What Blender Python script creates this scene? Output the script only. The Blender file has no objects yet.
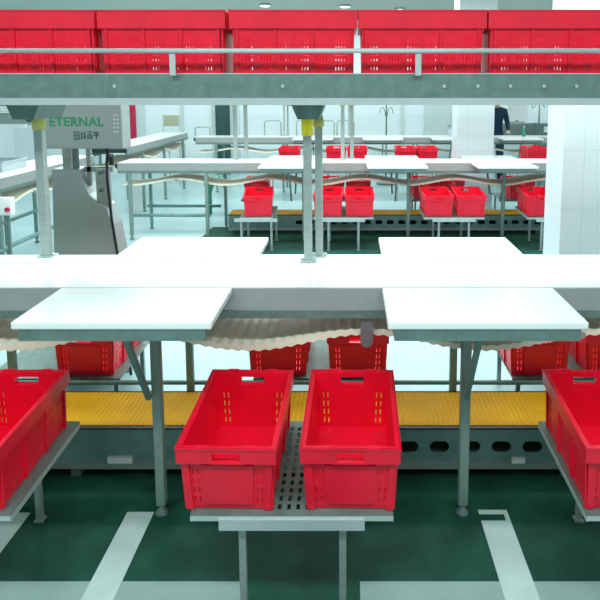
import bpy, bmesh, math, random
from mathutils import Vector, Matrix
random.seed(7)
PI = math.pi
SC = bpy.context.scene
COL = SC.collection

# ------------------------------------------------------------------ materials
def mat(name, col, rough=0.5, metal=0.0, noise=0.0, nscale=12.0, bump=0.0, spec=0.5, coat=0.0, stretch=None):
    m = bpy.data.materials.new(name); m.use_nodes = True
    nt = m.node_tree; b = nt.nodes['Principled BSDF']
    b.inputs['Base Color'].default_value = (*col, 1)
    b.inputs['Roughness'].default_value = rough
    b.inputs['Metallic'].default_value = metal
    b.inputs['Specular IOR Level'].default_value = spec
    b.inputs['Coat Weight'].default_value = coat
    if noise or bump:
        tc = nt.nodes.new('ShaderNodeTexCoord')
        mp = nt.nodes.new('ShaderNodeMapping')
        if stretch: mp.inputs['Scale'].default_value = stretch
        nz = nt.nodes.new('ShaderNodeTexNoise'); nz.inputs['Scale'].default_value = nscale
        nz.inputs['Detail'].default_value = 5
        nt.links.new(tc.outputs['Object'], mp.inputs['Vector'])
        nt.links.new(mp.outputs['Vector'], nz.inputs['Vector'])
        if noise:
            rp = nt.nodes.new('ShaderNodeMapRange')
            rp.inputs['From Min'].default_value = 0.25; rp.inputs['From Max'].default_value = 0.75
            rp.inputs['To Min'].default_value = 1 - noise; rp.inputs['To Max'].default_value = 1 + noise
            mx = nt.nodes.new('ShaderNodeVectorMath'); mx.operation = 'SCALE'
            mx.inputs[0].default_value = col
            nt.links.new(nz.outputs['Fac'], rp.inputs['Value'])
            nt.links.new(rp.outputs['Result'], mx.inputs['Scale'])
            nt.links.new(mx.outputs['Vector'], b.inputs['Base Color'])
        if bump:
            bp = nt.nodes.new('ShaderNodeBump'); bp.inputs['Strength'].default_value = bump
            bp.inputs['Distance'].default_value = 0.01
            nt.links.new(nz.outputs['Fac'], bp.inputs['Height'])
            nt.links.new(bp.outputs['Normal'], b.inputs['Normal'])
    return m

M = {}
M['red'] = mat('red_plastic', (0.93, 0.004, 0.034), 0.36, coat=0.05, noise=0.10, nscale=9)
M['white'] = mat('white_board_plastic', (0.86, 0.90, 0.90), 0.28, noise=0.01)
M['belt'] = mat('white_conveyor_belt', (0.86, 0.90, 0.90), 0.22, noise=0.01)
M['steel'] = mat('brushed_steel', (0.40, 0.45, 0.43), 0.42, 0.55, noise=0.10, nscale=18, stretch=(0.4, 4, 4))
M['steel_dark'] = mat('dull_steel', (0.17, 0.25, 0.23), 0.5, 0.45, noise=0.18, nscale=20)
M['steel_light'] = mat('light_steel', (0.56, 0.62, 0.62), 0.4, 0.4, noise=0.05)
M['steel_grey'] = mat('grey_bracket_steel', (0.22, 0.22, 0.23), 0.45, 0.4)
M['rail_steel'] = mat('grey_side_rail', (0.40, 0.42, 0.41), 0.4, 0.4, noise=0.05)
M['leg_steel'] = mat('leg_steel', (0.23, 0.32, 0.29), 0.5, 0.3, noise=0.08)
M['machine_steel'] = mat('satin_steel', (0.46, 0.52, 0.51), 0.38, 0.5, noise=0.05, nscale=3)
M['beige'] = mat('beige_modular_belt', (0.92, 0.84, 0.68), 0.55, noise=0.04)
M['yellow_belt'] = mat('yellow_modular_belt', (0.58, 0.29, 0.002), 0.6, noise=0.12, nscale=6, spec=0.15)
M['foam'] = mat('yellow_foam', (0.85, 0.68, 0.02), 0.7, noise=0.06)
M['foam_dull'] = mat('olive_yellow_foam', (0.42, 0.42, 0.12), 0.7, noise=0.06)
M['green_steel'] = mat('green_grey_frame', (0.17, 0.30, 0.28), 0.5, 0.2, noise=0.15)
M['black'] = mat('black_rubber', (0.012, 0.02, 0.022), 0.5)
M['label'] = mat('white_label', (0.85, 0.88, 0.88), 0.5)
M['green_ink'] = mat('green_ink', (0.05, 0.38, 0.20), 0.5)
M['dark_ink'] = mat('dark_green_ink', (0.06, 0.17, 0.14), 0.5)
M['tray'] = mat('grey_plastic', (0.45, 0.52, 0.55), 0.5)
M['green_plastic'] = mat('green_plastic', (0.02, 0.28, 0.16), 0.45)
M['navy'] = mat('navy_cloth', (0.008, 0.035, 0.075), 0.85, noise=0.15)
M['skin'] = mat('skin', (0.55, 0.33, 0.24), 0.5)
M['hair'] = mat('dark_hair', (0.01, 0.009, 0.008), 0.6)
M['chair_fabric'] = mat('beige_vinyl', (0.50, 0.49, 0.36), 0.55)
M['wall'] = mat('white_panel_wall', (0.80, 0.87, 0.89), 0.45, noise=0.015, nscale=2)
M['wall_grey'] = mat('grey_wall_panel', (0.60, 0.68, 0.68), 0.5)
M['ceiling'] = mat('grey_green_ceiling', (0.50, 0.60, 0.55), 0.7, noise=0.03, nscale=1.5)
M['dark_glass'] = mat('dark_doorway', (0.03, 0.085, 0.085), 0.3, noise=0.2, nscale=5)
M['red_paint'] = mat('red_paint', (0.55, 0.012, 0.06), 0.5)
M['pale_stripe'] = mat('pale_floor_stripe', (0.50, 0.66, 0.63), 0.4, noise=0.10, nscale=6)
M['front_band'] = mat('dull_floor_band', (0.26, 0.40, 0.37), 0.45, noise=0.10, nscale=5)
M['floor_green'] = mat('green_floor_epoxy', (0.012, 0.075, 0.052), 0.55, noise=0.4, nscale=5, spec=0.12)
M['floor'] = mat('pale_floor_epoxy', (0.42, 0.60, 0.62), 0.28, noise=0.06, nscale=2)

# tiled white column: faint grey joints
def tile_mat():
    m = bpy.data.materials.new('white_tiles'); m.use_nodes = True
    nt = m.node_tree; b = nt.nodes['Principled BSDF']; b.inputs['Roughness'].default_value = 0.3
    tc = nt.nodes.new('ShaderNodeTexCoord'); mp = nt.nodes.new('ShaderNodeMapping')
    mp.inputs['Rotation'].default_value = (PI/2, 0, 0); mp.inputs['Location'].default_value = (0.13, 0.05, 0)
    br = nt.nodes.new('ShaderNodeTexBrick'); br.offset = 0.0
    br.inputs['Color1'].default_value = (0.78, 0.86, 0.89, 1); br.inputs['Color2'].default_value = (0.77, 0.85, 0.88, 1)
    br.inputs['Mortar'].default_value = (0.66, 0.76, 0.79, 1)
    br.inputs['Scale'].default_value = 1; br.inputs['Mortar Size'].default_value = 0.004
    br.inputs['Brick Width'].default_value = 0.5; br.inputs['Row Height'].default_value = 0.48
    nt.links.new(tc.outputs['Object'], mp.inputs['Vector']); nt.links.new(mp.outputs['Vector'], br.inputs['Vector'])
    nt.links.new(br.outputs['Color'], b.inputs['Base Color'])
    return m
M['tile'] = tile_mat()
def emis_mat(name, col, s):
    m = bpy.data.materials.new(name); m.use_nodes = True
    b = m.node_tree.nodes['Principled BSDF']
    b.inputs['Emission Color'].default_value = (*col, 1); b.inputs['Emission Strength'].default_value = s
    return m
M['lamp'] = emis_mat('lamp_glow', (0.9, 1, 1), 3)

# ------------------------------------------------------------------ mesh helper
class MB:
    def __init__(s): s.bm = bmesh.new()
    def box(s, x0, x1, y0, y1, z0, z1, shear=None):
        vs = []
        for z in (z0, z1):
            for x, y in ((x0, y0), (x1, y0), (x1, y1), (x0, y1)):
                zz = z + (shear * (y - y0) if shear else 0)
                vs.append(s.bm.verts.new((x, y, zz)))
        for f in ((3, 2, 1, 0), (4, 5, 6, 7), (0, 1, 5, 4), (1, 2, 6, 5), (2, 3, 7, 6), (3, 0, 4, 7)):
            s.bm.faces.new([vs[i] for i in f])
        return s
    def tube(s, pts, r, n=10, cap=True, closed=False):
        pts = [Vector(p) for p in pts]; rings = []; prev = None
        N = len(pts)
        for i, p in enumerate(pts):
            if closed: d = pts[(i+1) % N] - pts[i-1]
            else: d = pts[min(i+1, N-1)] - pts[max(i-1, 0)]
            d.normalize()
            if prev is None:
                a = Vector((0, 0, 1)) if abs(d.z) < 0.9 else Vector((1, 0, 0))
                u = d.cross(a).normalized()
            else:
                u = (prev - d * prev.dot(d)).normalized()
            prev = u; w = d.cross(u)
            rr = r[i] if isinstance(r, (list, tuple)) else r
            rings.append([s.bm.verts.new(p + (u*math.cos(2*PI*k/n) + w*math.sin(2*PI*k/n))*rr) for k in range(n)])
        for i in range(N - (0 if closed else 1)):
            A, B = rings[i], rings[(i+1) % N]
            for k in range(n):
                f = s.bm.faces.new((A[k], A[(k+1) % n], B[(k+1) % n], B[k])); f.smooth = True
        if cap and not closed:
            s.bm.faces.new(rings[0][::-1]); s.bm.faces.new(rings[-1])
        return s
    def bar(s, a, b, w, h=None):           # square bar between two points
        a, b = Vector(a), Vector(b); h = h or w
        d = (b - a).normalized()
        up = Vector((0, 0, 1)) if abs(d.z) < 0.95 else Vector((0, 1, 0))
        u = d.cross(up).normalized(); v = u.cross(d).normalized()
        vs = []
        for p in (a, b):
            for su, sv in ((-1, -1), (1, -1), (1, 1), (-1, 1)):
                vs.append(s.bm.verts.new(p + u*su*w/2 + v*sv*h/2))
        for f in ((3, 2, 1, 0), (4, 5, 6, 7), (0, 1, 5, 4), (1, 2, 6, 5), (2, 3, 7, 6), (3, 0, 4, 7)):
            s.bm.faces.new([vs[i] for i in f])
        return s
    def prism(s, poly, y0, y1):            # polygon in X,Z pushed along Y
        a = [s.bm.verts.new((x, y0, z)) for x, z in poly]; b = [s.bm.verts.new((x, y1, z)) for x, z in poly]
        s.bm.faces.new(a); s.bm.faces.new(b[::-1])
        n = len(poly)
        for i in range(n): s.bm.faces.new((a[(i+1) % n], a[i], b[i], b[(i+1) % n]))
        return s
    def panel(s, us, vs, hole, P, t):      # wall with holes: grid us x vs, hole(i,j) -> left open, P(u,v,w) w in 0..1
        nu, nv = len(us), len(vs); V = {}
        def vert(i, j, w):
            k = (i, j, w)
            if k not in V: V[k] = s.bm.verts.new(P(us[i], vs[j], w*t))
            return V[k]
        solid = lambda i, j: 0 <= i < nu-1 and 0 <= j < nv-1 and not hole(i, j)
        for i in range(nu-1):
            for j in range(nv-1):
                if not solid(i, j): continue
                s.bm.faces.new((vert(i, j, 0), vert(i+1, j, 0), vert(i+1, j+1, 0), vert(i, j+1, 0)))
                s.bm.faces.new((vert(i, j+1, 1), vert(i+1, j+1, 1), vert(i+1, j, 1), vert(i, j, 1)))
                for di, dj, p, q in ((-1, 0, (i, j), (i, j+1)), (1, 0, (i+1, j), (i+1, j+1)), (0, -1, (i, j), (i+1, j)), (0, 1, (i, j+1), (i+1, j+1))):
                    if not solid(i+di, j+dj):
                        s.bm.faces.new((vert(*p, 0), vert(*q, 0), vert(*q, 1), vert(*p, 1)))
        return s
    def build(s, name, m, parent=None, bevel=0, label=None):
        bmesh.ops.recalc_face_normals(s.bm, faces=s.bm.faces[:])
        me = bpy.data.meshes.new(name); s.bm.to_mesh(me); s.bm.free()
        me.materials.append(m)
        o = bpy.data.objects.new(name, me); COL.objects.link(o)
        if parent: o.parent = parent
        if bevel:
            b = o.modifiers.new('bevel', 'BEVEL'); b.width = bevel; b.segments = 2; b.limit_method = 'ANGLE'
        if label: o['label'] = label
        return o

def thing(name, label, cat, loc=(0, 0, 0), rz=0, group=None):
    o = bpy.data.objects.new(name, None); COL.objects.link(o)
    o.empty_display_size = 0.1
    o.location = loc; o.rotation_euler = (0, 0, rz)
    o['label'] = label; o['category'] = cat
    if group: o['group'] = group
    return o
def tag(o, label, cat, group=None):
    o['label'] = label; o['category'] = cat
    if group: o['group'] = group
    return o
def struct(o): o['kind'] = 'structure'; return o
def kids(o): return [c for c in bpy.data.objects if c.parent == o]
def dup(root, loc, rot=(0, 0, 0), label=None, group=None):
    r = root.copy(); COL.objects.link(r); r.location = loc; r.rotation_euler = rot
    if label: r['label'] = label
    if group: r['group'] = group
    for ch in kids(root):
        c = ch.copy(); COL.objects.link(c); c.parent = r
        for g in kids(ch):
            d = g.copy(); COL.objects.link(d); d.parent = c
    return r
def slotted_plate(name, m, parent, x0, x1, z0, z1, slots, y, t):
    """flat plate in X,Z with rounded slots (cx, cz, half_w, half_h), thickness t along Y"""
    cu = bpy.data.curves.new('plate_outline', 'CURVE'); cu.dimensions = '2D'; cu.fill_mode = 'BOTH'; cu.extrude = t/2
    def poly(pts):
        sp = cu.splines.new('POLY'); sp.points.add(len(pts)-1)
        for q, (a, b) in zip(sp.points, pts): q.co = (a, b, 0, 1)
        sp.use_cyclic_u = True
    poly([(x0, z0), (x1, z0), (x1, z1), (x0, z1)])
    for cx, cz, hw, hh in slots:
        pts = []
        for k in range(16):
            a = 2*PI*(k+0.5)/16
            pts.append((cx + math.copysign(max(hw-hh, 0), math.cos(a)) + hh*math.cos(a), cz + hh*math.sin(a)))
        poly(pts)
    tmp = bpy.data.objects.new('plate_outline', cu); COL.objects.link(tmp)
    bpy.context.view_layer.update()
    dg = bpy.context.evaluated_depsgraph_get()
    me = bpy.data.meshes.new_from_object(tmp.evaluated_get(dg))
    bpy.data.objects.remove(tmp); bpy.data.curves.remove(cu)
    me.transform(Matrix.Translation((0, y, 0)) @ Matrix.Rotation(PI/2, 4, 'X'))
    me.materials.clear(); me.materials.append(m)
    o = bpy.data.objects.new(name, me); COL.objects.link(o); o.parent = parent
    return o

# ------------------------------------------------------------------ camera
cam = bpy.data.cameras.new('camera'); co = bpy.data.objects.new('camera', cam); COL.objects.link(co)
cam.sensor_width = 36; cam.lens = 37.8; cam.shift_x = -50/600; cam.shift_y = -128/600
co.location = (0, 0, 1.95); co.rotation_euler = (PI/2 - math.atan(80/630), 0, 0)
SC.camera = co

# ------------------------------------------------------------------ room
XL, XR, YB, YF, ZC = -8.0, 6.0, 15.0, -3.0, 3.6
struct(MB().box(XL, XR, YF, YB, -0.1, 0).build('floor', M['floor']))
struct(MB().box(XL-0.2, XR+0.2, YF-0.2, YB+0.2, ZC, ZC+0.15).build('ceiling', M['ceiling']))
struct(MB().box(XL, XR, YB, YB+0.15, 0, ZC).build('wall_back', M['wall']))
struct(MB().box(XL-0.15, XL, YF, YB, 0, ZC).build('wall_left', M['wall']))
struct(MB().box(XR, XR+0.15, YF, YB, 0, ZC).build('wall_right', M['wall']))
struct(MB().box(XL, XR, YF-0.15, YF, 0, ZC).build('wall_front', M['wall_grey']))
# green painted floor strips under the two near lines
struct(MB().box(-7.5, 5.5, 1.2, 3.72, 0, 0.002).build('floor_strip', M['floor_green']))
struct(MB().box(-2.0, 5.5, 7.45, 9.0, 0, 0.002).build('floor_strip', M['floor_green']))
mk = lambda *a: struct(MB().box(*a, 0.002, 0.004).build('floor_stripe', M['pale_stripe']))  # pale flat stripes laid over the green floor
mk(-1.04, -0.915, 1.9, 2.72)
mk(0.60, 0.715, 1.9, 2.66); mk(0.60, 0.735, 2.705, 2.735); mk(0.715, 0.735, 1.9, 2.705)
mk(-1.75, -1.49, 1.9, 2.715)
# duller pale band across the floor in front, left open in the middle
for a, b in ((-7.5, -0.42), (0.04, 5.5)): struct(MB().box(a, b, 1.2, 2.30, 0.002, 0.003).build('floor_band', M['front_band']))
# columns
c1 = MB().box(1.70, 2.35, 5.0, 5.42, 0, ZC).build('column', M['tile']); struct(c1)
c2 = MB().box(1.70, 2.285, 10.0, 10.5, 0, ZC).build('column', M['tile']); struct(c2)
# back wall trim
i = 0
for x0, x1, z0, z1, m in ((-5.02, -4.86, 0, 2.4, 'wall_grey'), (-4.02, -3.94, 0, ZC, 'wall_grey'), (-2.82, -2.62, 0, 2.3, 'wall_grey'),
                          (1.20, 1.28, 0, ZC, 'wall_grey'), (-6.1, -5.98, 0, ZC, 'wall_grey'), (1.75, 2.9, 0, 2.6, 'wall_grey')):
    i += 1
    struct(MB().box(x0, x1, YB-0.03, YB, z0, z1).build('trim_%d' % i, M[m]))
d = struct(MB().box(-3.19, -2.84, YB-0.02, YB, 0, 2.1).build('door_1', M['dark_glass']))
struct(MB().box(-3.27, -3.19, YB-0.05, YB, 0, 2.18).box(-2.84, -2.80, YB-0.05, YB, 0, 2.18).box(-3.27, -2.80, YB-0.05, YB, 2.1, 2.18).build('door_frame', M['steel_light'], d))
tag(MB().box(-5.22, -5.08, YB-0.05, YB, 0.1, 2.3).build('wall_banner', M['red_paint'], None, 0.005), 'tall narrow red strip on the white back wall at left', 'banner')
for k, (x, y) in enumerate(((-1.606, 12.2), (-0.096, 12.34), (0.99, 12.78))):
    t = thing('ceiling_light', 'small round white ceiling light, %s of the three over the back of the hall' % ('leftmost', 'middle', 'rightmost')[k], 'light', (x, y, ZC), 0, 'ceiling lights')
    MB().tube([(0, 0, 0), (0, 0, -0.04)], 0.11, 20).build('housing', M['steel_light'], t)
    MB().tube([(0, 0, -0.04), (0, 0, -0.045)], 0.09, 20).build('diffuser', M['lamp'], t)

# ------------------------------------------------------------------ red crates
def make_crate(H, label, band=0.062, l0=0.258, l1=0.272):
    root = thing('plastic_crate', label, 'crate')
    W, L = 0.36, 0.575
    Hb = H - 0.004
    hw = lambda z: 0.154 + 0.014*z/H
    hl = lambda z: l0 + (l1-l0)*z/H
    mb = MB()
    # long side walls with groups of vent slits
    def side(sx):
        us = [-1.0]
        hs = set()
        for g in range(6):
            c = -0.80 + 0.32*g
            for q in range(4):
                a = c + (q-1.5)*0.052
                us += [a-0.009, a+0.009]; hs.add(len(us)-2)
        us.append(1.0)
        vs = [0.0]; hv = set()
        for r in range(4):
            a = 0.024 + r*(H-band-0.045)/4
            vs += [a, a + (H-band-0.045)/4*0.62]; hv.add(len(vs)-2)
        vs.append(Hb)
        mb.panel(us, vs, lambda i, j: i in hs and j in hv, lambda u, v, w: Vector((sx*(hw(v)-w), u*hl(v), v)), 0.006)
    def end(sy):
        us = [-1, -0.805, -0.775, -0.685, -0.655, -0.31, 0.31, 0.655, 0.685, 0.775, 0.805, 1]
        sl = {1, 3, 7, 9}
        vs = [0.0]; hv = set()
        for r in range(4):
            a = 0.026 + r*(H-band-0.045)/4
            vs += [a, a + (H-band-0.045)/4*0.62]; hv.add(len(vs)-2)
        vs += [H-0.057, H-0.022, Hb]
        hd = len(vs)-3
        mb.panel(us, vs, lambda i, j: (i in sl and j in hv) or (i == 5 and j == hd), lambda u, v, w: Vector((u*hw(v), sy*(hl(v)-w), v)), 0.006)
    for s in (-1, 1): side(s); end(s)
    mb.box(-0.153, 0.153, 0.001-l0, l0-0.001, 0.0, 0.008)
    # ribs
    zt = H - band + 0.004
    def rib_end(sy, x0, x1, z0, z1, pr):
        vs = []
        for z in (z0, z1):
            for yy in (hl(z)-0.002, hl(z)+pr):
                for x in (x0, x1): vs.append(mb.bm.verts.new((x*hw(z)/0.16, sy*yy, z)))
        for f in ((0, 1, 3, 2), (4, 5, 7, 6), (0, 1, 5, 4), (2, 3, 7, 6), (0, 2, 6, 4), (1, 3, 7, 5)): mb.bm.faces.new([vs[k] for k in f])
    def rib_side(sx, y0, y1, z0, z1, pr):
        vs = []
        for z in (z0, z1):
            for xx in (hw(z)-0.002, hw(z)+pr):
                for y in (y0, y1): vs.append(mb.bm.verts.new((sx*xx, y, z)))
        for f in ((0, 1, 3, 2), (4, 5, 7, 6), (0, 1, 5, 4), (2, 3, 7, 6), (0, 2, 6, 4), (1, 3, 7, 5)): mb.bm.faces.new([vs[k] for k in f])
    for s in (-1, 1):
        rib_end(s, -0.160, -0.136, 0, zt, 0.009); rib_end(s, 0.136, 0.160, 0, zt, 0.009)
        rib_end(s, -0.092, 0.092, 0.022, zt-0.02, 0.006)
        rib_end(s, -0.060, 0.060, H-0.064, H-0.0585, 0.020)
        for y in (-0.255, -0.085, 0.085, 0.255): rib_side(s, y-0.006, y+0.006, 0.0, zt, 0.008)
    mb.build('body', M['red'], root)
    # rim band
    rb = MB()
    for s in (-1, 1):
        us = [-1, -0.28, 0.28, 1]; vs = [H-band, H-0.057, H-0.022, H]
        rb.panel(us, vs, lambda i, j: i == 1 and j == 1, lambda u, v, w: Vector((u*W/2, s*(L/2-w), v)), 0.016)
        rb.panel([-1, 1], [H-band, H], lambda i, j: False, lambda u, v, w: Vector((s*(W/2-w), u*(L/2-0.016), v)), 0.012)
        # outer bead on the top edge and stacking lugs
        rb.box(-W/2-0.003, W/2+0.003, s*L/2-0.003, s*L/2+0.003, H-0.008, H)
        rb.box(s*W/2-0.003, s*W/2+0.003, -L/2, L/2, H-0.008, H)
        for x in (-0.085, 0.085): rb.box(x-0.022, x+0.022, s*(L/2-0.006)-0.007, s*(L/2-0.006)+0.007, H, H+0.005)
    rb.build('rim', M['red'], root)
    return root

TILT = math.radians(3.1)
G1 = 'red crates on the near side of the nearest line'
crate0 = make_crate(0.262, 'open red crate on the steel stand, left one of the middle pair under the boards')
crate0['group'] = G1
first = [True]
def put(x, y, z, tilt, yaw, label, group, src=None):
    src = src or crate0
    if first[0] and src is crate0:
        first[0] = False; crate0.location = (x, y, z); crate0.rotation_euler = (tilt, 0, yaw)
        crate0['label'] = label; crate0['group'] = group; return crate0
    return dup(src, (x, y, z), (tilt, 0, yaw), label, group)

ZS, YS = 0.424, 2.115            # stand plate top at its front edge
def plate_z(y): return ZS + (y-YS)*math.tan(TILT)
YCR = 2.405
for x, yaw, lab in ((-0.438, -0.022, 'big open red crate, left one of the middle pair on the steel stand in front'),
                    (0.006, -0.016, 'big open red crate, right one of the middle pair on the steel stand in front'),
                    (-1.435, 0.0, 'big red crate cut by the left edge of the picture, on its steel stand'),
                    (1.035, -0.03, 'big red crate cut by the right edge of the picture, on its steel stand')):
    put(x, YCR, plate_z(YCR)+0.003, TILT, yaw, lab, G1)

# ------------------------------------------------------------------ crate stands
def make_stand(w, label, group):
    """local origin on the floor under the front edge; plate rises to the back"""
    t = thing('crate_stand', label, 'stand', (0, 0, 0), 0, group)
    D = 0.60; h = w/2; sl = math.tan(TILT)
    holes_u = [-h]; hu = set(); holes_v = [0.0]; hv = set()
    for q in range(4):
        a = -0.055 + q*0.034; holes_u += [a, a+0.014]; hu.add(len(holes_u)-2)
    holes_u.append(h)
    for q in range(12):
        a = 0.03 + q*0.045; holes_v += [a, a+0.030]; hv.add(len(holes_v)-2)
    holes_v.append(D)
    MB().panel(holes_u, holes_v, lambda i, j: i in hu and j in hv, lambda u, v, ww: Vector((u, v, ZS - ww + v*sl)), 0.004).build('perforated_plate', M['steel_dark'], t)
    mb = MB().box(-h, h, 0.0, 0.006, ZS-0.024, ZS-0.004)
    mb.box(-0.265, 0.265, -0.008, 0.0005, ZS-0.056, ZS-0.014)
    mb.box(-h, -h+0.006, 0.006, D, ZS-0.03, ZS-0.004, sl); mb.box(h-0.006, h, 0.006, D, ZS-0.03, ZS-0.004, sl)
    mb.build('lip', M['steel_light'], t)
    for x in (-0.185, 0.185):
        for y in (0.03, D-0.05):
            mb = MB().box(x-0.013, x+0.013, y-0.013, y+0.013, 0.0, ZS - 0.005 + (y-0.013)*sl)
            mb.box(x-0.02, x+0.02, y-0.02, y+0.02, 0.0, 0.012)
            mb.build('leg', M['steel'], t)
    return t
GS = 'steel crate stands of the nearest line'
st0 = make_stand(0.74, 'perforated steel stand under the middle pair of big red crates', GS)
st0.location = (-0.212, YS, 0)
dup(st0, (-1.605, YS, 0), (0, 0, 0), 'steel stand under the big red crate at the left edge', GS)
dup(st0, (1.232, YS, 0), (0, 0, 0), 'steel stand under the big red crate at the right edge', GS)
# stands on the far side of the nearest line, turned round
def make_far_stand(w, h, label, group):
    t = thing('crate_stand', label, 'stand', (0, 0, 0), 0, group)
    MB().box(-w/2, w/2, 0, 0.62, h-0.004, h).build('plate', M['steel_dark'], t)
    MB().box(-w/2, w/2, -0.004, 0, h-0.03, h).build('lip', M['steel_dark'], t)
    MB().box(-w/2, w/2, 0.62, 0.624, h-0.03, h).build('lip', M['steel_dark'], t)
    for x in (-w/2+0.06, w/2-0.06):
        for y in (0.10, 0.56):
            MB().box(x-0.013, x+0.013, y-0.013, y+0.013, 0, h-0.004).build('leg', M['steel'], t)
    return t
GFS = 'crate stands on the far side of the nearest line'
fs0 = make_far_stand(0.78, 0.305, 'low steel stand under the two red crates behind the middle pair', GFS); fs0.location = (-0.17, 3.47, 0)
dup(fs0, (-1.72, 3.47, 0), (0, 0, 0), 'low steel stand under the lone red crate hanging below the left board', GFS)
dup(fs0, (1.33, 3.47, 0), (0, 0, 0), 'low steel stand under the two red crates below the right board', GFS)
GF = 'red crates on the far side of the nearest line'
for x, lab in ((-1.545, 'red crate seen end on below the left white board, beside the left leg'),
               (-0.418, 'red crate end half hidden behind the left one of the middle pair'),
               (0.046, 'red crate end under the grey bracket, behind the right one of the middle pair'),
               (1.105, 'red crate seen end on below the right white board, beside the right leg'),
               (1.545, 'red crate end right under the sagging belt at the right edge')):
    put(x, 3.47+0.30, 0.308, 0, 0, lab, GF)

# ------------------------------------------------------------------ belt conveyors
def conveyor(label, loc, rz, x0, x1, zt, legs, rear_legs, phase, pads, group=None, wave=1.2, low_rail=None, ledge=True):
    """long table conveyor, local X along it, y -0.275..0.275 across"""
    t = thing('belt_conveyor', label, 'conveyor', loc, rz, group)
    MB().box(x0, x1, -0.262, 0.262, zt-0.03, zt).build('belt', M['belt'], t, 0.004)
    if ledge: MB().box(x0, x1, 0.13, 0.275, zt+0.0005, zt+0.004).build('ledge', M['belt'], t)
    for s in (-1, 1):
        MB().box(x0, x1, min(s*0.263, s*0.275), max(s*0.263, s*0.275), zt-0.105, zt-0.003).build('side_rail', M['rail_steel'], t)
        MB().box(x0, x1, min(s*0.250, s*0.282), max(s*0.250, s*0.282), zt-0.139, zt-0.105).build('flange', M['steel_dark'], t)
    for x in (x0, x1):
        MB().tube([(x, -0.25, zt-0.045), (x, 0.25, zt-0.045)], 0.042, 16).build('end_roller', M['black'], t)
    # sagging return belt, corrugated across
    bm = MB(); n = int((x1-x0)/0.0125); rows = []
    ys = (-0.235, -0.08, 0.08, 0.235)
    for k in range(n+1):
        x = x0 + 0.05 + (x1-x0-0.1)*k/n
        sag = 0.045*(1 - math.cos(2*PI*(x-phase)/wave))/2*2
        z = zt - 0.208 - sag*0.85 + 0.004*math.cos(2*PI*k/4.0)
        rows.append([(bm.bm.verts.new((x, y, z)), bm.bm.verts.new((x, y, z-0.025))) for y in ys])
    for k in range(n):
        A, B = rows[k], rows[k+1]
        for j in range(3):
            bm.bm.faces.new((A[j][0], B[j][0], B[j+1][0], A[j+1][0]))
            bm.bm.faces.new((A[j][1], A[j+1][1], B[j+1][1], B[j][1]))
        for j in (0, 3):
            bm.bm.faces.new((A[j][0], A[j][1], B[j][1], B[j][0]))
    bm.build('return_belt', M['beige'], t)
    for x in pads:
        r = MB().tube([(x, -0.24, zt-0.235), (x, 0.24, zt-0.235)], 0.018, 12).build('return_roller', M['steel'], t)
        if abs(x-0.075) > 0.01: continue
        pts = [(x-0.028, zt-0.14), (x+0.028, zt-0.14)] + [(x+0.028*math.cos(a), zt-0.255+0.028*math.sin(a)) for a in [-PI*q/8 for q in range(9)]]
        MB().prism(pts, -0.262, -0.252).build('roller_bracket', M['steel_grey'], t)
        MB().prism(pts, 0.252, 0.262).build('roller_bracket', M['steel_grey'], t)
    for x in legs:
        lg = MB().box(x-0.022, x+0.022, -0.285, -0.241, 0.05, zt-0.139).build('leg', M['leg_steel'], t, 0.006)
        MB().tube([(x, -0.263, 0), (x, -0.263, 0.014), (x, -0.263, 0.03), (x, -0.263, 0.07)], [0.032, 0.030, 0.015, 0.015], 14).build('foot', M['steel_dark'], lg)
    for x in rear_legs:
        lg = MB().box(x-0.02, x+0.02, 0.405, 0.445, 0.05, zt-0.139).box(x-0.02, x+0.02, 0.275, 0.445, zt-0.175, zt-0.139).build('leg', M['green_steel'], t, 0.006)
        MB().tube([(x, 0.425, 0), (x, 0.425, 0.014), (x, 0.425, 0.03), (x, 0.425, 0.07)], [0.032, 0.030, 0.015, 0.015], 14).build('foot', M['steel_dark'], lg)
    if low_rail:
        a, b, z, yy, r = low_rail
        for y in yy:
            MB().tube([(a, y, z), (b, y, z)], r, 10).build('crossbar', M['green_steel'], t)
    return t
ZM = 1.092
main = conveyor('nearest long white belt conveyor running across the picture below the text free beam', (0, 2.975, 0), 0, -2.75, 2.6, ZM,
                (-2.28, -0.874, 0.523, 1.93), (-2.3, -0.905, 0.584, 1.93), 0.075, (-1.045, 0.075, 1.05), wave=1.08, low_rail=(-2.6, 2.5, 0.30, (0.452,), 0.013))
main['label'] = 'nearest white belt conveyor, spanning the whole picture between the boards'
MB().box(-1.93, -1.89, 0.405, 0.445, 0.05, 0.96).build('leg', M['green_steel'], main, 0.006)

ZT2 = 1.03
second = conveyor('second white belt conveyor, behind the nearest line, with grey steel edge', (0, 8.475, 0), 0, -3.05, 4.2, ZT2,
                  (-2.9, -1.89, -0.61, 0.77, 2.02, 3.4), (-2.85, -1.78, -0.45, 0.85, 2.2, 3.4), 0.18, (-2.3, -1.1, 0.15, 1.35, 2.6), wave=1.22, low_rail=(-2.9, -1.85, 0.33, (-0.263, 0.425), 0.022), ledge=False)
third = conveyor('third white belt conveyor, farthest one, before the back wall', (0, 12.475, 0), 0, -3.0, 4.6, 1.08,
                 (-2.6, -1.3, 0.0, 1.3, 2.6, 3.9), (-2.6, -1.3, 0.0, 1.3, 2.6, 3.9), 0.2, (-1.0, 0.2, 1.4), wave=1.22, ledge=False)
cross = conveyor('white belt conveyor running away from the viewer at the left edge, behind the steel post', (-3.66, 6.55, 0), PI/2, -2.0, 1.75, 1.12,
                 (-0.55, 0.75), (-0.5, 0.8, 1.5), 0.2, (-1.0, 0.2, 1.3), wave=1.22, low_rail=(-1.9, 1.6, 0.42, (-0.263, 0.425), 0.022), ledge=False)
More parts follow.
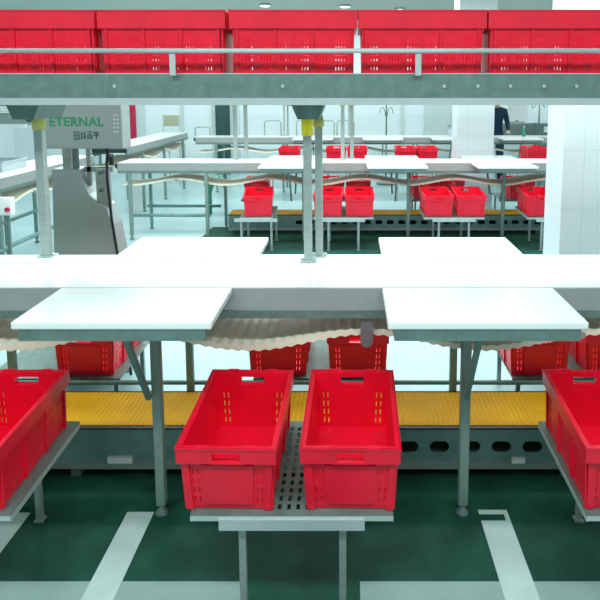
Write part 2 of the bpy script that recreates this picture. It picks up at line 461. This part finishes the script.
cross2 = conveyor('far left white belt conveyor running away, right of the steel machine', (-3.64, 11.4, 0), PI/2, -1.9, 1.65, 1.12,
                  (-1.2, 0.0, 1.3), (-1.2, 0.0, 1.3), 0.2, (-1.0, 0.2, 1.3), wave=1.22, ledge=False)

# ------------------------------------------------------------------ work boards
def make_board(zt, label, group):
    """local y: 0 at the conveyor edge, -0.44 at the worker's edge; leg brace goes down to the conveyor leg"""
    t = thing('work_board', label, 'board', (0, 0, 0), 0, group)
    MB().box(-0.378, 0.378, -0.425, -0.002, zt-0.03, zt).build('board_top', M['white'], t, 0.006)
    mb = MB().box(-0.352, 0.352, -0.418, -0.410, zt-0.076, zt-0.0305)
    mb.box(-0.352, -0.344, -0.410, -0.012, zt-0.076, zt-0.0305); mb.box(0.344, 0.352, -0.410, -0.012, zt-0.076, zt-0.0305)
    mb.box(-0.344, 0.344, -0.24, -0.225, zt-0.06, zt-0.0305)
    mb.build('support_frame', M['steel_dark'], t)
    MB().bar((0.0, -0.032, zt-0.50), (0.0, -0.32, zt-0.062), 0.022, 0.022).build('brace', M['green_steel'], t)
    return t
GB = 'white work boards on the nearest line'
b0 = make_board(ZM, 'near left white work board, above the left leg and brace', GB); b0.location = (-0.899, 2.700, 0)
dup(b0, (0.520, 2.700, 0), (0, 0, 0), 'near right white work board, above the right leg and brace', GB)
dup(b0, (-0.862, 3.250, 0), (0, 0, PI), 'left white work board on the back edge of the nearest line, beside the steel machine', GB)
dup(b0, (0.548, 3.250, 0), (0, 0, PI), 'right white work board on the back edge of the nearest line, before the tiled column', GB)
GB2 = 'white work boards on the second line'
b2 = make_board(ZT2, 'white board at the front of the second line, right behind the double posts', GB2); b2.location = (-0.77, 8.2, 0)
for x, lab in ((0.594, 'white board at the front of the second line, middle one of three'), (1.97, 'white board at the front of the second line, below the navy worker')):
    dup(b2, (x, 8.2, 0), (0, 0, 0), lab, GB2)
for x, lab in ((-0.77, 'white board at the back of the second line, left one behind the double posts'), (0.594, 'white board at the back of the second line, middle one'),
               (1.97, 'white board at the back of the second line, left of the tiled column')):
    dup(b2, (x, 8.75, 0), (0, 0, PI), lab, GB2)
GB3 = 'white work boards on the third line'
b3 = make_board(1.08, 'far white board on the third line, left one', GB3); b3.location = (-0.70, 12.2, 0)
for x, lab in ((0.62, 'far white board on the third line, below the hook stand'), (1.92, 'far white board on the third line, left of the far column'), (3.25, 'far white board on the third line, in front of the navy worker')):
    dup(b3, (x, 12.2, 0), (0, 0, 0), lab, GB3)

# ------------------------------------------------------------------ low yellow conveyors
def low_conveyor(label, y0, x0, x1, slot_from, stickers, group):
    t = thing('floor_conveyor', label, 'conveyor', (0, y0, 0), 0, group)
    W = 0.375; zt = 0.275
    mb = MB(); xs = x0; n = int((x1-x0)/0.0125); prev = None
    for k in range(n+1):                                     # ribbed belt, ribs across
        x = x0 + k*0.0125; z = zt - (0.0 if k % 2 == 0 else 0.003)
        cur = [mb.bm.verts.new((x, 0.012, z)), mb.bm.verts.new((x, W-0.012, z)), mb.bm.verts.new((x, W-0.012, zt-0.03)), mb.bm.verts.new((x, 0.012, zt-0.03))]
        if prev:
            for j in range(4): mb.bm.faces.new((prev[j], prev[(j+1) % 4], cur[(j+1) % 4], cur[j]))
        prev = cur
    mb.build('ribbed_belt', M['yellow_belt'], t)
    slots = []; x = slot_from
    while x < x1-0.1: slots.append((x, 0.165, 0.05, 0.030)); x += 0.157
    slotted_plate('side_frame', M['green_steel'], t, x0, x1, 0.085, 0.262, slots, 0.0, 0.008)
    slotted_plate('side_frame', M['green_steel'], t, x0, x1, 0.085, 0.262, [], W, 0.008)
    MB().box(x0, x1, -0.012, 0.010, 0.262, 0.270).build('wear_strip', M['black'], t)
    MB().box(x0, x1, W-0.010, W+0.010, 0.262, 0.270).build('wear_strip', M['black'], t)
    MB().box(x0, x1, -0.022, 0.004, 0.055, 0.085).box(x0, x1, W-0.004, W+0.015, 0.055, 0.085).build('flange', M['steel'], t)
    MB().box(x0, x1, 0.01, W-0.01, 0.10, 0.12).build('pan', M['steel_dark'], t)
    for x in (x0+0.2, x0+1.3, (x0+x1)/2+0.08, x1-1.4, x1-0.2):
        MB().box(x-0.025, x+0.025, 0.0, 0.05, 0, 0.056).build('foot', M['steel_dark'], t)
        MB().box(x-0.025, x+0.025, W-0.05, W, 0, 0.056).build('foot', M['steel_dark'], t)
    for x0_, x1_, z0_, z1_ in stickers:
        MB().box(x0_, x1_, -0.0265, -0.0222 if z1_ < 0.085 else -0.0045, z0_, z1_).build('label_plate', M['label'], t)
    return t
GL = 'low yellow floor conveyors'
low_conveyor('low conveyor with yellow ribbed belt and slotted side, under the nearest line', 2.998, -2.7, 2.5, 0.14, [(-1.225, -1.10, 0.088, 0.118), (0.82, 0.885, 0.088, 0.112)], GL)
low_conveyor('distant low conveyor with yellow belt, under the second line', 8.55, -1.68, 4.0, -0.7, [], GL)

# ------------------------------------------------------------------ overhead conveyors
def overhead(label, y0, x0, x1, z, posts, gussets, rail_posts, bolts, group):
    """y0 = front of the frame; z = top of the frame; posts: (x, y offset, z0, yellow material)"""
    t = thing('overhead_conveyor', label, 'conveyor', (0, y0, 0), 0, group)
    W = 0.46
    MB().box(x0, x1, 0, 0.010, z-0.105, z).build('side_frame', M['steel_dark'], t)
    MB().box(x0, x1, W-0.010, W, z-0.105, z).build('side_frame', M['steel_dark'], t)
    MB().box(x0, x1, -0.004, 0.012, z, z+0.005).build('edge_strip', M['steel_light'], t)
    MB().box(x0, x1, -0.014, 0.03, z-0.136, z-0.105).build('flange', M['steel_light'], t)
    MB().box(x0, x1, W-0.03, W+0.01, z-0.136, z-0.105).build('flange', M['steel_light'], t)
    MB().box(x0, x1, 0.012, W-0.012, z-0.026, z-0.004).build('carrying_belt', M['steel'], t)
    for x in gussets:
        poly = [(x-0.075, z-0.136), (x+0.080, z-0.136), (x+0.052, z-0.205), (x-0.045, z-0.205)]
        MB().prism(poly, 0.11, 0.40).box(x-0.075, x+0.080, -0.004, W, z-0.1395, z-0.136).build('bracket', M['steel_dark'], t)
    for x, dy, z0, w, ztop, sl in posts:
        p = MB().box(x-w/2, x+w/2, dy-w/2, dy+w/2, z0, ztop).build('post', M['steel'], t, 0.004)
        MB().box(x-w/2-0.02, x+w/2+0.02, dy-w/2-0.004, dy+w/2+0.02, z0, z0+0.008).tube([(x+w/2+0.011, dy, z0+0.006), (x+w/2+0.011, dy, z0+0.02)], 0.008, 8).tube([(x-w/2-0.011, dy, z0+0.006), (x-w/2-0.011, dy, z0+0.02)], 0.008, 8).build('base_plate', M['steel_light'], p)
        if sl:
            za, zb, m = sl
            MB().tube([(x, dy, za), (x, dy, zb-0.03), (x, dy, zb)], [w*0.72, w*0.72, w*0.5], 16).build('foam_sleeve', M[m], p)
    if rail_posts:
        MB().tube([(x0, -0.04, z+0.101), (x1, -0.04, z+0.101)], 0.0105, 12).build('guard_rail', M['steel_light'], t)
        for x in rail_posts:
            MB().box(x-0.013, x+0.013, -0.036, -0.030, z+0.0, z+0.098).box(x-0.013, x+0.013, -0.036, 0.006, z-0.006, z+0.0).build('rail_post', M['steel_light'], t)
    for x in bolts:
        MB().tube([(x, -0.008, z-0.052), (x, 0.0, z-0.052)], 0.008, 8).build('bolt', M['steel_light'], t)
    return t
GO = 'overhead crate conveyors'
ZO = 2.028
overhead('overhead steel conveyor with a guard rail, carrying the top row of red crates', 2.84, -2.4, 2.2, ZO,
         [(-0.212, 0.285, 1.096, 0.041, 1.823, (1.735, 1.845, 'foam')), (-0.160, 0.375, 1.096, 0.038, 1.823, (1.775, 1.835, 'foam_dull')),
          (-1.585, 0.375, 1.096, 0.045, 1.823, (1.76, 1.845, 'foam_dull'))],
         [-0.200, -1.53], [-1.86, -0.78, 0.30, 1.38], [0.42, 0.57, 0.715, 0.865, 1.01, -1.05, -0.3], GO)
overhead('distant overhead conveyor on thin posts above the second line', 8.26, -3.0, 4.0, 2.02,
         [(x+dx, dy, ZT2+0.003 if dy < 0.48 else ZT2+0.003, 0.05, 1.885, (1.76, 1.85, 'foam_dull')) for x in (-1.56, -0.10) for dx, dy in ((0.0, 0.30), (0.125, 0.42))],
         [], [], [], GO)
overhead('farthest overhead conveyor on thin posts above the third line', 12.26, -2.8, 4.4, 2.02,
         [(x+dx, dy, 1.083, 0.035, 1.885, None) for x in (-1.31, -0.02) for dx, dy in ((0.0, 0.30), (0.06, 0.42))],
         [], [], [], GO)
overhead('short overhead conveyor entering from the left edge, left of the steel post', 5.95, -6.0, -3.06, 1.755,
         [(-4.35, 0.2, 0.0, 0.05, 1.62, None), (-5.6, 0.2, 0.0, 0.05, 1.62, None)], [], [-3.3, -4.2], [], GO)

# crates on the overhead conveyor (tall ones), long side to the viewer
tall = make_crate(0.290, 'top row red crate, first from the left edge of the picture', 0.082, 0.262, 0.267)
tall['group'] = 'red crates on the overhead conveyor'
TOPZ = ZO - 0.003
rows = [(-1.437, 0.012, 'red crate on the overhead conveyor, cut by the left edge of the picture'),
        (-0.846, -0.012, 'red crate on the overhead conveyor, second from the left, before the left rail post'),
        (-0.258, 0.02, 'red crate on the overhead conveyor, third from the left, above the double posts'),
        (0.326, 0.0, 'red crate on the overhead conveyor, right of the bright gap in the row'),
        (0.911, -0.006, 'red crate on the overhead conveyor, cut by the right edge of the picture')]
for k, (x, yw, lab) in enumerate(rows):
    if k == 0: tall.location = (x, 3.065, TOPZ); tall.rotation_euler = (0, 0, PI/2+yw); tall['label'] = lab
    else: dup(tall, (x, 3.065, TOPZ), (0, 0, PI/2+yw), lab, tall['group'])

# ------------------------------------------------------------------ second and third line crates
G2 = 'red crates on the near side of the second line'
Y2 = 7.60 + 0.29
for x, yw, lab in ((-1.155, 0.10, 'distant red crate left of the double posts, on the second line'),
                   (-0.27, 0.0, 'distant red crate just behind the right post of the pair, second line'),
                   (0.115, 0.0, 'distant red crate right of the double posts, second of two, second line'),
                   (1.085, 0.02, 'distant red crate of the second line, left one of the pair right of the middle'),
                   (1.495, -0.03, 'distant red crate of the second line, right one of the pair right of the middle'),
                   (2.36, 0.0, 'distant red crate half behind the tiled column, second line')):
    put(x, Y2, plate_z(YCR)+0.003, TILT, yw, lab, G2)
GS2 = 'steel crate stands of the second line'
st2 = make_stand(0.40, 'distant stand under the red crate left of the double posts', GS2); st2.location = (-1.155, Y2 - (YCR-YS), 0)
for x, lab in ((-0.08, 'distant stand under the red crates beside the double posts'),
               (1.28, 'distant stand under the pair of red crates right of the middle'), (2.55, 'distant stand under the red crate beside the tiled column')):
    dup(st0, (x, Y2 - (YCR-YS), 0), (0, 0, 0), lab, GS2)
G2F = 'red crates on the far side of the second line'
ZF2 = 0.415
for x, yw, lab in ((-1.37, 0.08, 'distant red crate behind the one left of the double posts'), (-0.26, 0, 'distant red crate behind the one at the right post'),
                   (0.12, 0, 'distant red crate behind the second one right of the posts'), (1.09, 0, 'distant red crate behind the left one of the pair right of the middle'),
                   (1.47, 0, 'distant red crate behind the right one of the pair right of the middle'), (2.48, 0, 'distant red crate behind the one beside the tiled column')):
    put(x, 8.95+0.30, ZF2+0.003, 0, yw, lab, G2F)
GFS2 = 'stands on the far side of the second line'
fs2n = make_far_stand(0.40, ZF2, 'distant far stand behind the red crate left of the double posts', GFS2); fs2n.location = (-1.37, 8.95, 0)
fs2 = make_far_stand(0.78, ZF2, 'distant far stand behind the red crates beside the double posts', GFS2); fs2.location = (-0.07, 8.95, 0)
for x, lab in ((1.28, 'distant far stand behind the pair of red crates right of the middle'),
               (2.55, 'distant far stand behind the red crate beside the tiled column')):
    dup(fs2, (x, 8.95, 0), (0, 0, 0), lab, GFS2)
G3 = 'red crates on the third line'
fs3 = make_far_stand(0.80, 0.70, 'tall far stand under the red crate left of the double posts, third line', 'stands of the third line'); fs3.location = (-1.10, 11.08, 0)
for x, lab in ((-0.06, 'tall far stand under the two red crates right of the double posts, third line'), (1.19, 'tall far stand under the red crates above the second line, middle right'),
               (3.32, 'tall far stand under the red crate below the navy worker')):
    dup(fs3, (x, 11.08, 0), (0, 0, 0), lab, 'stands of the third line')
for x, yw, lab in ((-1.09, 0.0, 'tiny far red crate peeking left of the double posts, third line'), (-0.25, 0, 'tiny far red crate right of the double posts, third line'),
                   (0.13, 0, 'tiny far red crate right of the thin post, third line'), (1.0, 0, 'tiny far red crate, left one of two above the middle right board'),
                   (1.38, 0, 'tiny far red crate, right one of two above the middle right board'), (3.33, 0, 'tiny far red crate between the two white columns, third line')):
    put(x, 11.39, 0.703, 0, yw, lab, G3)

# ------------------------------------------------------------------ steel machine with green lettering
mc = thing('packing_machine', 'steel machine with green lettering on its box, behind the left post', 'machine', (-1.46, 3.45, 0))
h = MB().box(-0.215, 0.214, 0, 0.13, 1.640, 1.896).build('control_box', M['machine_steel'], mc, 0.006)
def text(body, size, x, z, m, parent):
    cu = bpy.data.curves.new('lettering', 'FONT'); cu.body = body; cu.size = size; cu.extrude = 0.0008
    cu.space_character = 1.08
    cu.offset = 0.0022
    tmp = bpy.data.objects.new('text', cu); COL.objects.link(tmp); bpy.context.view_layer.update()
    me = bpy.data.meshes.new_from_object(tmp.evaluated_get(bpy.context.evaluated_depsgraph_get()))
    bpy.data.objects.remove(tmp); me.materials.clear(); me.materials.append(m)
    o = bpy.data.objects.new('lettering', me); COL.objects.link(o)
    o.location = (x, -0.001, z); o.rotation_euler = (PI/2, 0, 0); o.parent = parent
    return o
tx = text('ETERNAL', 0.068, -0.186, 1.766, M['green_ink'], h); tx['label'] = 'green capital lettering'
# four small characters under it
g = MB()
def stroke(cx, pts):
    for (a, b), (c, d_) in pts:
        g.bar((cx+a*0.034, -0.0015, 1.692+b*0.042), (cx+c*0.034, -0.0015, 1.692+d_*0.042), 0.0035, 0.004)
stroke(-0.052, [((0, 0), (0, 1)), ((0, 1), (0.8, 1)), ((0.8, 1), (0.8, 0)), ((0, 0.5), (0.8, 0.5)), ((0, 0), (0.8, 0)), ((0.4, 1), (0.4, 0))])
stroke(-0.017, [((0, 0.7), (0.9, 0.7)), ((0.25, 1), (0.25, 0)), ((0.5, 0.35), (0.9, 0.35)), ((0.7, 1), (0.7, 0)), ((0, 0.1), (0.4, 0.4))])
stroke(0.020, [((0, 1), (0.8, 1)), ((0.1, 0.6), (0.8, 0.6)), ((0.1, 0.6), (0.1, 0)), ((0.8, 0.6), (0.8, 0)), ((0.1, 0.3), (0.8, 0.3)), ((0.45, 1), (0.45, 0))])
stroke(0.055, [((0, 0.95), (0.9, 0.95)), ((0, 0.5), (0.9, 0.5)), ((0.45, 0.95), (0.45, 0)), ((0.15, 0.85), (0.3, 0.6)), ((0.75, 0.85), (0.6, 0.6))])
g.build('small_lettering', M['dark_ink'], h, label='small dark characters')
g = MB()
for q in range(5):
    for x in (0.172, 0.190): g.tube([(x, 0.001, 1.735+q*0.022), (x, -0.003, 1.735+q*0.022)], 0.0055, 8)
g.build('indicator_dots', M['label'], h)
for a, m in (((-0.15, -0.11, 0.06, 0.12), 'steel'), ((-0.095, -0.070, 0.06, 0.09), 'steel_dark'), ((-0.035, -0.012, 0.10, 0.12), 'steel')):
    MB().box(*a, 1.42, 1.642).build('upright', M[m], mc)
MB().box(-0.05, 0.11, 0.10, 0.12, 1.50, 1.53).build('crossbar', M['steel'], mc)
body = [(-0.25, 0.326), (0.185, 0.326), (0.17, 0.8), (0.140, 1.047), (0.118, 1.20), (0.085, 1.31), (0.03, 1.335), (-0.01, 1.38), (-0.035, 1.44), (-0.051, 1.522), (-0.21, 1.522)]
MB().prism(body, 0.05, 0.20).build('chute', M['machine_steel'], mc, 0.004)
MB().box(0.03, 0.10, 0.06, 0.10, 1.30, 1.52).box(0.04, 0.085, 0.045, 0.06, 1.36, 1.44).build('bracket', M['steel'], mc)
for z in (1.405, 1.50):
    MB().tube([(0.065, 0.045 if z < 1.45 else 0.06, z), (0.065, 0.03, z)], 0.011, 14).build('knob', M['steel_dark'], mc)
pts = [(0.122, 0.02, 1.65), (0.127, -0.02, 1.56), (0.130, -0.03, 1.476), (0.139, -0.02, 1.252), (0.165, -0.03, 1.065), (0.18, -0.02, 0.7), (0.20, 0.0, 0.335)]
sm = []
for a in range(len(pts)-1):
    for q in range(4): sm.append(Vector(pts[a]).lerp(Vector(pts[a+1]), q/4))
MB().tube(sm + [Vector(pts[-1])], 0.008, 8).build('cable', M['black'], mc)
MB().tube([(0.145, -0.03, 1.586), (0.165, -0.02, 1.586)], 0.030, 16).build('plug', M['black'], mc)

mc.scale = (1.2, 1.2, 1.2); mc.location = (-1.46*1.2, 3.45*1.2, 0)
for c in kids(mc): c.location.z -= 0.325

# ------------------------------------------------------------------ small things in the back
tr = thing('grey_tray', 'shallow grey plastic tray on the left belt, left of the steel post', 'tray', (-3.72, 6.6, 1.092), 0)
tr.location = (-3.78, 6.75, 1.122)
MB().box(-0.16, 0.16, -0.25, 0.25, 0, 0.01).box(-0.16, -0.15, -0.25, 0.25, 0.01, 0.10).box(0.15, 0.16, -0.25, 0.25, 0.01, 0.10).box(-0.15, 0.15, -0.25, -0.24, 0.01, 0.10).box(-0.15, 0.15, 0.24, 0.25, 0.01, 0.10).build('tray_body', M['tray'], tr)
MB().box(-0.175, 0.175, -0.265, -0.25, 0.09, 0.105).box(-0.175, 0.175, 0.25, 0.265, 0.09, 0.105).box(-0.175, -0.16, -0.25, 0.25, 0.09, 0.105).box(0.16, 0.175, -0.25, 0.25, 0.09, 0.105).build('tray_rim', M['tray'], tr)
# chair behind the far left belt
ch = thing('chair', 'beige backed chair behind the far left belt, by the back wall', 'chair', (-3.84, 13.75, 0), PI)
MB().box(-0.19, 0.19, 0.17, 0.20, 1.22, 1.46).build('backrest', M['chair_fabric'], ch, 0.02)
MB().box(-0.20, 0.20, -0.20, 0.18, 0.76, 0.80).build('seat', M['chair_fabric'], ch, 0.015)
for x in (-0.17, 0.17):
    MB().tube([(x, 0.21, 0), (x, 0.21, 1.42)], 0.012, 8).build('leg', M['steel_light'], ch)
    MB().tube([(x, -0.18, 0), (x, -0.18, 0.77)], 0.012, 8).build('leg', M['steel_light'], ch)
MB().tube([(-0.17, 0.21, 0.3), (0.17, 0.21, 0.3)], 0.01, 8).build('stretcher', M['steel_light'], ch)
# hoops on the back rail of the third line
def hoop(x, w, h_, lab):
    pts = []
    for k in range(25):
        a = PI*k/24
        c, s = math.cos(a), math.sin(a)
        pts.append((-w/2*math.copysign(abs(c)**0.4, c), 0, h_-0.10+0.10*abs(s)**0.4))
    pts = [(-w/2, 0, 0)] + pts + [(w/2, 0, 0)]
    o = MB().tube(pts, 0.014, 8).build('guide_hoop', M['steel'])
    o.location = (x, 12.736, 1.08); tag(o, lab, 'hoop', 'thin tube hoops on the third line')
for x, w, lab in ((-3.0+0.02, 0.30, 'low thin tube hoop at the left end of the third line'), (-1.56, 0.33, 'thin tube hoop left of the thin double posts, third line'),
                  (-0.90, 0.36, 'thin tube hoop behind the nearest double posts, third line'), (-0.50, 0.36, 'thin tube hoop just right of the double posts, third line'), (-0.09, 0.34, 'thin tube hoop around the single thin post, third line')):
    hoop(x, w, 0.30 if x > -2.5 else 0.17, lab)
# hook stand
hs = thing('hook_stand', 'thin dark stand with curled hooks, behind the third line', 'stand', (0.765, 13.3, 0))
MB().tube([(0, 0, 0), (0, 0, 1.68)], 0.016, 8).build('pole', M['steel_dark'], hs)
MB().tube([(0, 0, 0), (0, 0, 0.03)], 0.20, 20).build('base', M['steel_dark'], hs)
for s in (-1, 1):
    MB().tube([(s*0.02 + s*0.05*(1-math.cos(a))*1.2, 0, 1.50+0.10*math.sin(a*1.4-0.6)+0.02*a) for a in [k*PI/8 for k in range(9)]], 0.008, 6).build('hook', M['steel_dark'], hs)
# grey basket on the third line
bk = thing('wire_basket', 'small grey basket left of the far white column, on the third belt', 'basket', (2.04, 12.52, 1.081))
MB().box(-0.085, 0.085, -0.10, 0.10, 0, 0.13).build('basket_body', M['tray'], bk, 0.006)
MB().tube([(-0.085, -0.1, 0.20), (0.085, -0.1, 0.20), (0.085, 0.1, 0.20), (-0.085, 0.1, 0.20)], 0.006, 6, closed=True).tube([(-0.08, -0.095, 0.13), (-0.08, -0.095, 0.2)], 0.004, 6).tube([(0.08, -0.095, 0.13), (0.08, -0.095, 0.2)], 0.004, 6).tube([(-0.08, 0.095, 0.13), (-0.08, 0.095, 0.2)], 0.004, 6).tube([(0.08, 0.095, 0.13), (0.08, 0.095, 0.2)], 0.004, 6).build('basket_rim', M['steel_dark'], bk)
# white screen on grey bench at far right
bench = thing('grey_bench', 'grey steel bench behind the third line, right of the navy worker', 'bench', (3.95, 14.1, 0))
MB().box(-0.65, 0.75, -0.28, 0.28, 1.24, 1.28).build('bench_top', M['steel_light'], bench)
MB().box(-0.63, 0.73, -0.25, -0.23, 0.85, 1.24).build('front_panel', M['steel'], bench)
for x in (-0.6, 0.7):
    for y in (-0.24, 0.24): MB().box(x-0.025, x+0.025, y-0.025, y+0.025, 0, 1.24).build('leg', M['steel'], bench)
sb = thing('white_board_panel', 'white panel standing on the far grey bench, right of the navy worker', 'panel', (3.72, 14.05, 1.281))
MB().box(-0.23, 0.23, -0.012, 0.012, 0.05, 0.42).build('panel_face', M['label'], sb, 0.004)
MB().box(-0.15, 0.15, -0.08, 0.08, 0, 0.015).box(-0.02, 0.02, 0.012, 0.03, 0.0, 0.20).build('panel_foot', M['steel_dark'], sb)
bt = thing('green_bottle', 'green bottle on the third belt, between navy worker and right column', 'bottle', (3.42, 12.40, 1.081))
MB().tube([(0, 0, 0), (0, 0, 0.12), (0, 0, 0.15), (0, 0, 0.18)], [0.028, 0.028, 0.014, 0.012], 14).build('bottle_body', M['green_plastic'], bt)
MB().tube([(0, 0, 0.18), (0, 0, 0.20)], 0.014, 12).build('cap', M['label'], bt)
mch = thing('weighing_machine', 'grey machine with upright tube frame, behind the third line by the right column', 'machine', (4.05, 13.3, 0))
MB().box(-0.12, 0.22, -0.2, 0.2, 0.6, 1.30).build('cabinet', M['steel_dark'], mch, 0.01)
MB().box(-0.10, 0.20, -0.17, 0.17, 0, 0.6).build('pedestal', M['steel'], mch)
MB().tube([(-0.1, -0.1, 1.3), (-0.1, -0.1, 1.75), (0.2, -0.1, 1.75), (0.2, -0.1, 1.3)], 0.018, 8).build('tube_frame', M['steel'], mch)
MB().box(-0.02, 0.12, -0.21, -0.2, 1.12, 1.24).build('display', M['label'], mch)
# wire coil hanging from the second overhead conveyor
pts = [(2.42 + 0.10*math.sin(a*0.9) + 0.06*a/6, 8.25, 1.80 + 0.055*math.cos(a*1.7)) for a in [k*0.35 for k in range(26)]]
pts = [(2.42, 8.25, 1.877)] + pts + [(pts[-1][0]+0.02, 8.25, 1.877)]
tag(MB().tube(pts, 0.006, 6).build('hanging_wire', M['steel_dark']), 'curled loose wire hanging above the second line, near the right column', 'wire')
# green plastic scoop under the second line
gs = thing('green_funnel', 'small green plastic funnel under the second belt, far left of the crates', 'funnel', (-2.25, 10.0, 0))
MB().tube([(0, 0, 0.34), (0, 0, 0.42), (0, 0, 0.60), (0, 0, 0.605)], [0.03, 0.05, 0.17, 0.175], 16).build('funnel_cone', M['green_plastic'], gs)
MB().tube([(0, 0, 0.0), (0, 0, 0.34)], 0.03, 10).build('funnel_stem', M['green_plastic'], gs)
# white switch box on the left belt's leg
sw = thing('switch_box', 'white switch box with red button under the left belt', 'box', (-3.30, 5.95, 0.78))
MB().box(-0.07, 0.07, -0.04, 0.04, 0, 0.17).build('box_body', M['label'], sw, 0.006)
MB().tube([(0.04, -0.04, 0.06), (0.04, -0.065, 0.06)], 0.022, 12).build('button', M['red_paint'], sw)
MB().box(-0.015, 0.015, 0.01, 0.035, -0.78, 0.0).build('bracket', M['steel_dark'], sw)

# ------------------------------------------------------------------ worker in navy clothes
def person(loc):
    root = thing('person', 'person in navy work clothes standing behind the third line, head hidden by the overhead conveyor', 'person', loc, 0); root.scale = (1.11, 1.11, 1.11)
    J = {'pelvis': ((0, 0, 0.93), 0.145, 0.115), 'waist': ((0, 0.005, 1.08), 0.135, 0.105), 'chest': ((0, 0, 1.27), 0.165, 0.12), 'upch': ((0, 0, 1.40), 0.15, 0.10),
         'neck': ((0, -0.005, 1.49), 0.055, 0.055), 'head0': ((0, -0.02, 1.56), 0.07, 0.08), 'head1': ((0, -0.02, 1.64), 0.082, 0.098), 'head2': ((0, -0.01, 1.71), 0.06, 0.07)}
    E_ = [('pelvis', 'waist'), ('waist', 'chest'), ('chest', 'upch'), ('upch', 'neck'), ('neck', 'head0'), ('head0', 'head1'), ('head1', 'head2')]
    for s, n in ((-1, 'l'), (1, 'r')):
        J.update({n+'sh': ((s*0.175, 0, 1.40), 0.065, 0.065), n+'el': ((s*0.235, -0.02, 1.13), 0.045, 0.045), n+'wr': ((s*0.20, -0.20, 1.02), 0.030, 0.028),
                  n+'palm': ((s*0.185, -0.27, 1.01), 0.036, 0.018),
                  n+'hip': ((s*0.095, 0, 0.85), 0.095, 0.10), n+'kn': ((s*0.105, -0.01, 0.48), 0.062, 0.065), n+'an': ((s*0.11, 0.02, 0.09), 0.042, 0.048), n+'toe': ((s*0.12, -0.14, 0.035), 0.045, 0.033)})
        E_ += [('upch', n+'sh'), (n+'sh', n+'el'), (n+'el', n+'wr'), (n+'wr', n+'palm'), ('pelvis', n+'hip'), (n+'hip', n+'kn'), (n+'kn', n+'an'), (n+'an', n+'toe')]
        for f, (dx, ln) in enumerate(((-0.027, 0.055), (-0.010, 0.066), (0.008, 0.062), (0.026, 0.048))):
            a, b = n+'f%da' % f, n+'f%db' % f
            J[a] = ((s*0.185+dx, -0.27-ln*0.6, 1.008), 0.009, 0.009); J[b] = ((s*0.185+dx*1.1, -0.27-ln*1.1, 0.99), 0.0075, 0.0075)
            E_ += [(n+'palm', a), (a, b)]
        J[n+'t'] = ((s*0.185 - s*0.05, -0.265, 1.0), 0.010, 0.010); E_.append((n+'palm', n+'t'))
    names = list(J); idx = {n: i for i, n in enumerate(names)}
    me = bpy.data.meshes.new('body'); me.from_pydata([J[n][0] for n in names], [(idx[a], idx[b]) for a, b in E_], [])
    o = bpy.data.objects.new('body', me); COL.objects.link(o)
    md = o.modifiers.new('skin', 'SKIN')
    for n in names: me.skin_vertices[0].data[idx[n]].radius = J[n][1:]
    me.skin_vertices[0].data[idx['pelvis']].use_root = True
    md.use_smooth_shade = True
    o.modifiers.new('sub', 'SUBSURF').levels = 2
    bpy.context.view_layer.update()
    m2 = bpy.data.meshes.new_from_object(o.evaluated_get(bpy.context.evaluated_depsgraph_get()))
    bpy.data.objects.remove(o)
    m2.materials.clear()
    for k in ('navy', 'skin', 'black'): m2.materials.append(M[k])
    for p in m2.polygons:
        c = p.center
        p.material_index = 1 if (c.z > 1.47 or (c.y < -0.205 and 0.9 < c.z < 1.1)) else (2 if c.z < 0.09 else 0)
        p.use_smooth = True
    b = bpy.data.objects.new('body', m2); COL.objects.link(b); b.parent = root
    hr = MB()
    bmesh.ops.create_uvsphere(hr.bm, u_segments=20, v_segments=12, radius=1, matrix=Matrix.Translation((0, 0.012, 1.675)) @ Matrix.Diagonal((0.092, 0.108, 0.095, 1)))
    bmesh.ops.delete(hr.bm, geom=[v for v in hr.bm.verts if v.co.y < -0.045 and v.co.z < 1.70 or v.co.z < 1.60], context='VERTS')
    hr.build('hair', M['hair'], root)
    for s in (-1, 1):
        MB().tube([(s*0.032, -0.098, 1.645), (s*0.032, -0.114, 1.645)], 0.010, 10).build('eye', M['black'], root)
        MB().tube([(s*0.080, 0.0, 1.62), (s*0.094, 0.01, 1.65)], [0.014, 0.018], 8).build('ear', M['skin'], root)
    MB().tube([(0, -0.10, 1.65), (0, -0.128, 1.615), (0, -0.105, 1.605)], [0.008, 0.014, 0.008], 8).build('nose', M['skin'], root)
    MB().tube([(-0.022, -0.098, 1.575), (0, -0.104, 1.573), (0.022, -0.098, 1.575)], 0.005, 6).build('mouth', M['red_paint'], root)
    return root
person((3.06, 13.30, 0))

# ------------------------------------------------------------------ light
w = bpy.data.worlds.new('world'); SC.world = w; w.use_nodes = True
w.node_tree.nodes['Background'].inputs['Color'].default_value = (0.8, 0.95, 1, 1)
w.node_tree.nodes['Background'].inputs['Strength'].default_value = 0.3
def area(name, x, y, z, sx, sy, power, col=(0.88, 1.0, 1.0)):
    l = bpy.data.lights.new(name, 'AREA'); l.shape = 'RECTANGLE'; l.size = sx; l.size_y = sy; l.energy = power; l.color = col
    o = bpy.data.objects.new(name, l); COL.objects.link(o); o.location = (x, y, z)
    return o
area('ceiling_lamp', -0.5, 0.6, 3.45, 6, 0.5, 135)
area('ceiling_lamp', -0.5, 4.3, 3.45, 9, 0.6, 180)
area('ceiling_lamp', -0.5, 7.3, 3.45, 9, 0.6, 190)
area('ceiling_lamp', -0.5, 10.4, 3.45, 10, 0.6, 175)
area('ceiling_lamp', -0.5, 13.9, 3.45, 12, 0.5, 110)

SC.view_settings.view_transform = 'Standard'; SC.view_settings.look = 'None'
SC.view_settings.gamma = 1; SC.view_settings.use_curve_mapping = False
SC.view_settings.exposure = 0.3
SC.cycles.use_denoising = True
